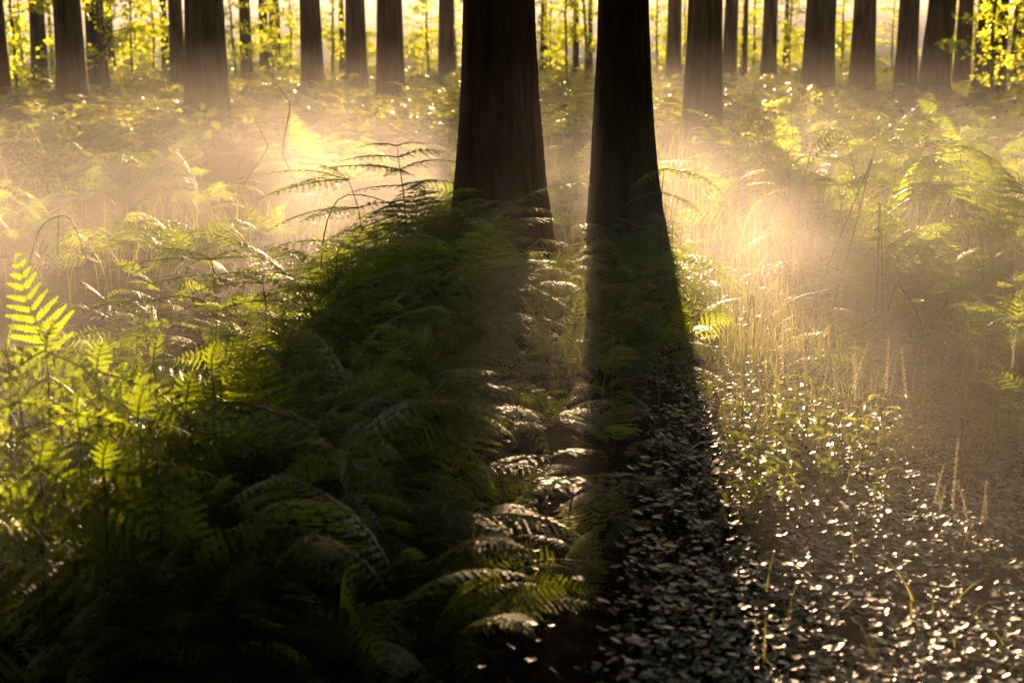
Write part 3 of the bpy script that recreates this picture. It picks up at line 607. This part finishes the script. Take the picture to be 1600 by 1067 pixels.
def line_stem(pts, r, label, name='bent_stem', mat=None):
    """pts: list of (px, py, Y)"""
    W = []
    for px, py, Y in pts:
        z = height_at(py, Y); W.append((gx(px, Y, z), Y, z))
    W = np.array(W); n = 14; t = np.linspace(0, len(W) - 1, n); P = np.stack([np.interp(t, np.arange(len(W)), W[:, c]) for c in range(3)], 1)
    if len(W) > 2 and mat is not M_STEM:
        for _ in range(2): P[1:-1] = (P[:-2] + P[1:-1] * 2 + P[2:]) / 4
    base = P[0].copy(); b = MB(); b.tube(P - base, np.linspace(r, r * .55, n), 5)
    o = link_mesh(name, b.mesh(name, mat or M_GSTEM, True)); o.location = base; tag(o, label, 'stem'); return o
line_stem([(1240, 560, 7.5), (1300, 400, 7.4), (1363, 248, 7.3)], .004, 'long slanting dry stem forming the left side of a tall narrow peak', mat=M_STEM)
line_stem([(1290, 520, 7.3), (1330, 380, 7.3), (1363, 248, 7.3)], .0035, 'steep dry stem forming the right side of a tall narrow peak', mat=M_STEM)
line_stem([(1366, 520, 7), (1372, 420, 7), (1374, 316, 7)], .0045, 'straight dark upright stick with blunt top in the right bed', mat=M_STEM)
line_stem([(1378, 520, 7), (1378, 420, 7.1), (1376, 318, 7.1)], .003, 'thin stick close beside the blunt upright one in the right bed', mat=M_STEM)
line_stem([(1380, 520, 6.6), (1400, 430, 6.6), (1440, 500, 6.5), (1445, 560, 6.4)], .003, 'arched dark grass stalk right of the blunt upright sticks')
line_stem([(1175, 600, 6.2), (1180, 500, 6.2), (1175, 442, 6.2), (1168, 520, 6.2), (1160, 590, 6.2)], .0028, 'folded dark grass stalk right of the second largest trunk\'s shadow')
line_stem([(500, 440, 6.9), (505, 360, 6.9), (528, 298, 6.9), (600, 310, 7.0), (660, 350, 7.1)], .0035, 'kinked bare brown stem arching over the lit ferns left of the black heap')
line_stem([(338, 620, 5.2), (337, 540, 5.2), (339, 478, 5.2)], .0025, 'short straight bare stem rising from the sunlit ferns')
line_stem([(1290, 1000, 3.8), (1268, 900, 3.9), (1285, 740, 4.2)], .0028, 'dark bare stem rising through the shiny ground cover', mat=M_STEM)
line_stem([(1165, 830, 4.6), (1155, 740, 4.8), (1120, 650, 5.2), (1090, 600, 5.6)], .004, 'dark leaning twig at the edge of the second shadow', mat=M_STEM)
line_stem([(40, 440, 9), (60, 350, 9), (110, 330, 9), (140, 420, 9)], .006, 'faint folded stalk in the mist at far left')
line_stem([(90, 400, 9.5), (92, 330, 9.5)], .006, 'faint short upright stick in the mist at far left')
line_stem([(470, 300, 12), (440, 240, 12), (455, 160, 12), (430, 130, 12)], .010, 'crooked bare twig in the mist below the distant trunks, left of centre', mat=M_STEM)
line_stem([(380, 290, 12), (420, 230, 12), (400, 190, 12)], .008, 'thin bowed twig in the mist left of the crooked one', mat=M_STEM)
line_stem([(1130, 1005, 3.6), (1230, 985, 3.7), (1330, 990, 3.8)], .0035, 'long green grass stalk lying low across the bottom right')

# ------------------------------------------------------------------ leafy saplings and bushes lit from behind
def sapling_mesh(seed, H, R_, n, lsize, z0=.1, branches=14):
    """returns stem mesh and foliage mesh: real leaf faces along twigs, open gaps"""
    g = np.random.default_rng(seed); sb = MB(); lb = MB(); tw = []
    pts = np.stack([np.cumsum(g.normal(0, .05, 8)) * H * .12, np.cumsum(g.normal(0, .05, 8)) * H * .12, np.linspace(-.1, H, 8)], 1)
    sb.tube(pts, np.linspace(.012 * H, .004 * H, 8), 5)
    for i in range(branches):
        t = z0 + (1 - z0) * (i + g.random()) / branches; k = t * 7; a_ = int(min(k, 6)); p = pts[a_] + (pts[a_ + 1] - pts[a_]) * (k - a_)
        a = g.random() * 6.28; l = R_ * (1 - .5 * t) * g.uniform(.5, 1.15); d = np.array([math.cos(a), math.sin(a), g.uniform(.0, .55)])
        q1 = p + d * l * .55; q2 = p + d * l + np.array([0, 0, -.15 * l]); sb.tube([p, q1, q2], [.006 * H * .5, .004 * H * .5, .0015 * H], 3); tw.append((p, q1, q2))
    V = []; ci = g.integers(0, len(tw), n)
    for c in ci:
        p, q1, q2 = tw[c]; t = g.uniform(.25, 1.08); base = (p * (1 - t) + q1 * t) if t < .5 else (q1 + (q2 - q1) * (t - .5) * 2)
        base = base + g.normal(0, .085 * R_, 3) * np.array([1, 1, .55]); l = lsize * g.uniform(.6, 1.3); a = g.random() * 6.28; el = g.normal(-.35, .4)
        d = np.array([math.cos(a) * math.cos(el), math.sin(a) * math.cos(el), math.sin(el)]); e = np.cross(d, g.normal(0, 1, 3)); e /= np.linalg.norm(e) + 1e-6; w = l * .36
        V.append([base, base + d * l * .45 + e * w, base + d * l, base + d * l * .45 - e * w])
    lb.add(np.array(V).reshape(-1, 3), np.arange(4 * n).reshape(-1, 4))
    return sb.mesh('stem', M_STEM, True), lb.mesh('foliage', M_LEAF)
def sapling_obj(name, seed, *a, **k):
    o = empty(name); s, f = sapling_mesh(seed, *a, **k); adopt(link_mesh('stem', s), o); adopt(link_mesh('foliage', f), o); return o
SAP = [sapling_obj('leafy_sapling', 200 + i, 4.6, 1.35, 1300, .11, .2, 24) for i in range(4)]
BSH = [sapling_obj('leafy_bush', 220 + i, 1.8, 1.2, 2400, .095, .05, 28) for i in range(3)]
SAPS = [(20, 30, 'leafy sapling with dark and bright leaves crossing the trunk at the left edge'), (35, 48, 'bright sapling in the gap beside the left edge trunk'), (88, 42, 'leafy sapling filling the narrow gap right of the slim brown trunk at far left'),
 (155, 30, 'dark leafy sapling in front of the leaf-hung trunk at the left'), (205, 38, 'twiggy sapling with a slanting stem in the wide pale gap at the left'), (240, 50, 'yellow sapling at the right of the wide pale gap at the left'),
 (270, 36, 'sapling with sunlit leaves in front of the trunk left of the biggest black one'), (366, 40, 'green sapling peeping out right of the biggest black trunk on the left'), (425, 44, 'sunlit sapling over the pale hazy trunk left of centre'),
 (452, 52, 'yellow sapling in the gap left of the straight brown trunk'), (520, 50, 'yellow sapling between two brown trunks left of centre'), (668, 46, 'sapling with fine arching twigs left of the large middle tree'),
 (712, 44, 'bright sapling squeezed against the left side of the largest trunk'), (862, 50, 'yellow sapling beside the largest trunk in the glowing gap'), (885, 42, 'green sapling in the middle of the glowing central gap'), (918, 44, 'bright green sapling against the left side of the second largest trunk'),
 (1028, 46, 'bright green sapling against the right side of the second largest trunk'), (1068, 50, 'sapling in the narrow gap left of the misty-footed trunk'), (1160, 48, 'yellow sapling at the thin dark stem right of centre'), (1180, 52, 'tall pale yellow sapling right of the thin dark stem'), (1235, 46, 'golden sapling in the gap left of the broad misty trunk'),
 (1318, 50, 'yellow sapling in the gap between the broad misty trunk and its right neighbour'), (1395, 55, 'small pale sapling at the right of the widest pale gap'), (1485, 46, 'green sapling in the slim gap right of the leaning dark trunk'), (1525, 44, 'yellow-green sapling left of the leaf-covered dark trunk at far right'),
 (1555, 27, 'dark leafy sapling in front of the second trunk from the right edge'), (1585, 34, 'sapling with a bright low spray near the right edge')]
SKIPY = {}
for k, (px, Y, lab) in enumerate(SAPS):
    x = gx(px, Y, 1.6); place_copy(SAP, k % 4, (x, Y, gh(x, Y)), R.random() * 6, R.uniform(.8, 1.1), lab, 'sapling', 'leafy saplings among the trunks')
for k, (px, Y, lab) in enumerate([(30, 60, 'bright bush in the gap beside the left edge trunk'), (200, 62, 'glowing pale bush at the left of the wide pale gap'), (235, 58, 'glowing bush at the right of the wide pale gap'), (385, 60, 'bright bush behind the narrow brown trunk'),
  (450, 58, 'glowing bush left of the straight brown trunk'), (520, 62, 'glowing bush right of the straight brown trunk'), (575, 64, 'small bright bush between the two brown trunks of the left middle'), (650, 60, 'large glowing bush left of the large middle tree'), (675, 66, 'pale bush behind the narrow brown trunk near the middle'),
  (870, 64, 'white-hot bush in the central gap'), (1040, 62, 'bright bush right of the second largest trunk'), (1150, 60, 'glowing bush behind the half hidden paler trunk'), (1240, 58, 'golden bush left of the broad misty trunk'), (1180, 62, 'yellow bush around the thin dark stem'), (1320, 62, 'bright bush in the gap left of the widest pale gap'), (1495, 60, 'green bush in the slim gap at far right'), (1590, 50, 'bright bush near the right edge')]):
    x = gx(px, Y, .6); place_copy(BSH, k % 3, (x, Y, gh(x, Y)), R.random() * 6, R.uniform(.9, 1.3), lab, 'bush', 'sunlit bushes behind the trunks')
for px, Y, s, lab in [(1200, 13.5, .45, 'low bush of sunlit round leaves at the left end of the right bed'), (70, 15, .4, 'small bush of bright leaves in the dim far left bed'), (1235, 17, .5, 'sunlit bush below the pale brown trunk')]:
    x = gx(px, Y, .6); place_copy(BSH, 0, (x, Y, gh(x, Y)), R.random() * 6, s, lab, 'bush', 'bushes in the fern beds')

# ------------------------------------------------------------------ faint cottage beyond the trees
def cottage():
    Y = 78; x = gx(1398, Y, 1); o = empty('cottage', (x, Y, -.05), 0); tag(o, 'faint pale cottage far off in the haze, seen in the widest pale gap', 'cottage')
    def box(name, x0, x1, y0, y1, z0, z1, mat, par):
        b = MB(); V = [(a, c, d) for d in (z0, z1) for c in (y0, y1) for a in (x0, x1)]
        b.add(V, [(0, 1, 5, 4), (1, 3, 7, 5), (3, 2, 6, 7), (2, 0, 4, 6), (4, 5, 7, 6), (0, 2, 3, 1)]); return adopt(link_mesh(name, b.mesh(name, mat)), par)
    for (c0, c1) in ((0, .25), (3.2, 3.45)):            # front and back wall, each with a doorway one can see through
        b = MB(); X = (-.9, .12, .75, 3.2); Z = (0, 1.35, 2.0)
        V = [(x_, c, z_) for c in (c0, c1) for z_ in Z for x_ in X]; q = lambda i_, j_, k_: k_ * 12 + j_ * 4 + i_
        F = [(q(i_, j_, 0), q(i_ + 1, j_, 0), q(i_ + 1, j_ + 1, 0), q(i_, j_ + 1, 0)) for i_ in range(3) for j_ in range(2) if (i_, j_) != (1, 0)]
        F += [tuple(k + 12 for k in reversed(f_)) for f_ in F]
        F += [(q(1, 0, 0), q(1, 1, 0), q(1, 1, 1), q(1, 0, 1)), (q(2, 0, 0), q(2, 0, 1), q(2, 1, 1), q(2, 1, 0)), (q(1, 1, 0), q(2, 1, 0), q(2, 1, 1), q(1, 1, 1))]
        F += [(q(0, j_, 0), q(0, j_ + 1, 0), q(0, j_ + 1, 1), q(0, j_, 1)) for j_ in range(2)] + [(q(3, j_, 0), q(3, j_, 1), q(3, j_ + 1, 1), q(3, j_ + 1, 0)) for j_ in range(2)]
        b.add(V, F); adopt(link_mesh('wall', b.mesh('wall', M_PLASTER)), o)
    b = MB(); b.add([(-1.15, -.3, 1.98), (3.45, -.3, 1.98), (3.45, 3.75, 1.98), (-1.15, 3.75, 1.98), (-.7, 1.7, 2.9), (3.0, 1.7, 2.9)], [(0, 1, 5, 4), (2, 3, 4, 5), (0, 3, 2, 1)], [(1, 2, 5), (3, 0, 4)])
    adopt(link_mesh('roof', b.mesh('roof', M_ROOF)), o)
    box('door_frame', .06, .12, -.04, 0.0, 0, 1.4, M_PLASTER, o)
cottage()

# ------------------------------------------------------------------ air: even haze, and the low drifting mist
def vol_box(name, x0, x1, y0, y1, z0, z1):
    me = bpy.data.meshes.new(name); V = [(a, c, d) for d in (z0, z1) for c in (y0, y1) for a in (x0, x1)]
    me.from_pydata(V, [], [(0, 1, 5, 4), (1, 3, 7, 5), (3, 2, 6, 7), (2, 0, 4, 6), (4, 5, 7, 6), (0, 2, 3, 1)]); me.update()
    return link_mesh(name, me)
MIST_BANKS = [(-2.9, 10.2, 3.4, 2.8, .055), (-.9, 10.8, 1.9, 4.0, .045), (1.9, 10.0, 2.0, 4.8, .046), (5.0, 9.2, 2.6, 3.0, .038), (2.7, 16, 2.8, 6.0, .012), (-3.5, 15, 3.5, 4.0, .008), (.3, 12.0, 1.3, 4.0, .04), (1.7, 5.4, 1.8, 3.2, .05), (-1.9, 4.2, 1.2, 2.2, .045), (3.4, 31, 3.0, 9.0, .010), (-2.4, 33, 2.4, 9.0, .006)]
hz = vol_box('haze', -152, 152, -32, 152, -1.7, 26)
m, nt, out = newmat('haze'); v = nt.nodes.new('ShaderNodeVolumePrincipled'); v.inputs['Color'].default_value = (.92, .9, .86, 1); v.inputs['Density'].default_value = 0.00013; v.inputs['Anisotropy'].default_value = .55
nt.links.new(v.outputs[0], out.inputs['Volume']); hz.data.materials.append(m); tag(hz, 'thin golden haze filling the whole grove', 'haze', kind='stuff')
mm = vol_box('meadow_mist', -110, 110, 62, 113, -.6, 6.5)
m, nt, out = newmat('meadow_mist'); v = nt.nodes.new('ShaderNodeVolumePrincipled'); v.inputs['Color'].default_value = (.93, .92, .9, 1); v.inputs['Density'].default_value = 0.014; v.inputs['Anisotropy'].default_value = .4
nt.links.new(v.outputs[0], out.inputs['Volume']); mm.data.materials.append(m); tag(mm, 'pale mist lying over the open meadow beyond the trees', 'mist', kind='stuff')
ms = vol_box('mist', -14, 14, 1.5, 42, -.5, 2.3)
m, nt, out = newmat('mist'); N = nt.nodes.new; L = nt.links.new
v = N('ShaderNodeVolumePrincipled'); v.inputs['Color'].default_value = (.92, .9, .86, 1); v.inputs['Anisotropy'].default_value = .45
tc = N('ShaderNodeTexCoord'); mp = N('ShaderNodeMapping'); mp.inputs['Scale'].default_value = (.75, .50, 1.1); mp.inputs['Location'].default_value = (3.1, 1.2, 0)
nz = N('ShaderNodeTexNoise'); nz.inputs['Scale'].default_value = 1.0; nz.inputs['Detail'].default_value = 3; nz.inputs['Roughness'].default_value = .55; nz.inputs['Distortion'].default_value = .4
L(tc.outputs['Object'], mp.inputs[0]); L(mp.outputs[0], nz.inputs['Vector'])
mr = N('ShaderNodeMapRange'); mr.inputs[1].default_value = .45; mr.inputs[2].default_value = .70; mr.inputs[3].default_value = .0; mr.inputs[4].default_value = .042; L(nz.outputs['Fac'], mr.inputs[0])
sx = N('ShaderNodeSeparateXYZ'); L(tc.outputs['Object'], sx.inputs[0])
hf = N('ShaderNodeMapRange'); hf.interpolation_type = 'SMOOTHSTEP'; hf.inputs[1].default_value = .25; hf.inputs[2].default_value = 1.68; hf.inputs[3].default_value = 1; hf.inputs[4].default_value = 0; L(sx.outputs[2], hf.inputs[0])
yf = N('ShaderNodeMapRange'); yf.interpolation_type = 'SMOOTHSTEP'; yf.inputs[1].default_value = 3.5; yf.inputs[2].default_value = 8.5; yf.inputs[3].default_value = .40; yf.inputs[4].default_value = 1; L(sx.outputs[1], yf.inputs[0])
m1 = N('ShaderNodeMath'); m1.operation = 'MULTIPLY'; L(mr.outputs[0], m1.inputs[0]); L(hf.outputs[0], m1.inputs[1])
m2 = N('ShaderNodeMath'); m2.operation = 'MULTIPLY'; L(m1.outputs[0], m2.inputs[0]); L(yf.outputs[0], m2.inputs[1]); # thicker banks where the photo has them: centre x, y, radii, strength
tot = None
for (bx, by, ra, rb, am) in MIST_BANKS:
    c1 = N('ShaderNodeMapping'); c1.vector_type = 'TEXTURE'; c1.inputs['Location'].default_value = (bx, by, .5); c1.inputs['Scale'].default_value = (ra, rb, 1.7); L(tc.outputs['Object'], c1.inputs[0])
    ln = N('ShaderNodeVectorMath'); ln.operation = 'LENGTH'; L(c1.outputs[0], ln.inputs[0])
    g_ = N('ShaderNodeMapRange'); g_.interpolation_type = 'SMOOTHSTEP'; g_.inputs[1].default_value = 1.0; g_.inputs[2].default_value = 0.0; g_.inputs[3].default_value = 0; g_.inputs[4].default_value = am; L(ln.outputs['Value'], g_.inputs[0])
    if tot is None: tot = g_.outputs[0]
    else:
        ad = N('ShaderNodeMath'); ad.operation = 'ADD'; L(tot, ad.inputs[0]); L(g_.outputs[0], ad.inputs[1]); tot = ad.outputs[0]
nf = N('ShaderNodeMapRange'); nf.inputs[1].default_value = .34; nf.inputs[2].default_value = .56; nf.inputs[3].default_value = .15; nf.inputs[4].default_value = 1; L(nz.outputs['Fac'], nf.inputs[0])
mb = N('ShaderNodeMath'); mb.operation = 'MULTIPLY'; L(tot, mb.inputs[0]); L(nf.outputs[0], mb.inputs[1])
ff = N('ShaderNodeMapRange'); ff.interpolation_type = 'SMOOTHSTEP'; ff.inputs[1].default_value = 11; ff.inputs[2].default_value = 16.5; ff.inputs[3].default_value = 1; ff.inputs[4].default_value = .015; L(sx.outputs[1], ff.inputs[0])
m3 = N('ShaderNodeMath'); m3.operation = 'MULTIPLY'; L(m2.outputs[0], m3.inputs[0]); L(ff.outputs[0], m3.inputs[1])
m4 = N('ShaderNodeMath'); m4.operation = 'MULTIPLY'; L(mb.outputs[0], m4.inputs[0]); L(hf.outputs[0], m4.inputs[1])
ms2 = N('ShaderNodeMath'); ms2.operation = 'ADD'; L(m3.outputs[0], ms2.inputs[0]); L(m4.outputs[0], ms2.inputs[1]); L(ms2.outputs[0], v.inputs['Density'])
L(v.outputs[0], out.inputs['Volume']); ms.data.materials.append(m); m.cycles.volume_step_rate = .35 if hasattr(m, 'cycles') else None
tag(ms, 'low golden mist drifting over the ferns', 'mist', kind='stuff')
cy.volume_max_steps = 128
# unused prototypes would stand at the origin: remove them
for p in PROTO_B + PROTO_R + SPK + HRB + SAP + BSH:
    if p.name not in used:
        for ch in kids(p): bpy.data.objects.remove(ch)
        bpy.data.objects.remove(p)
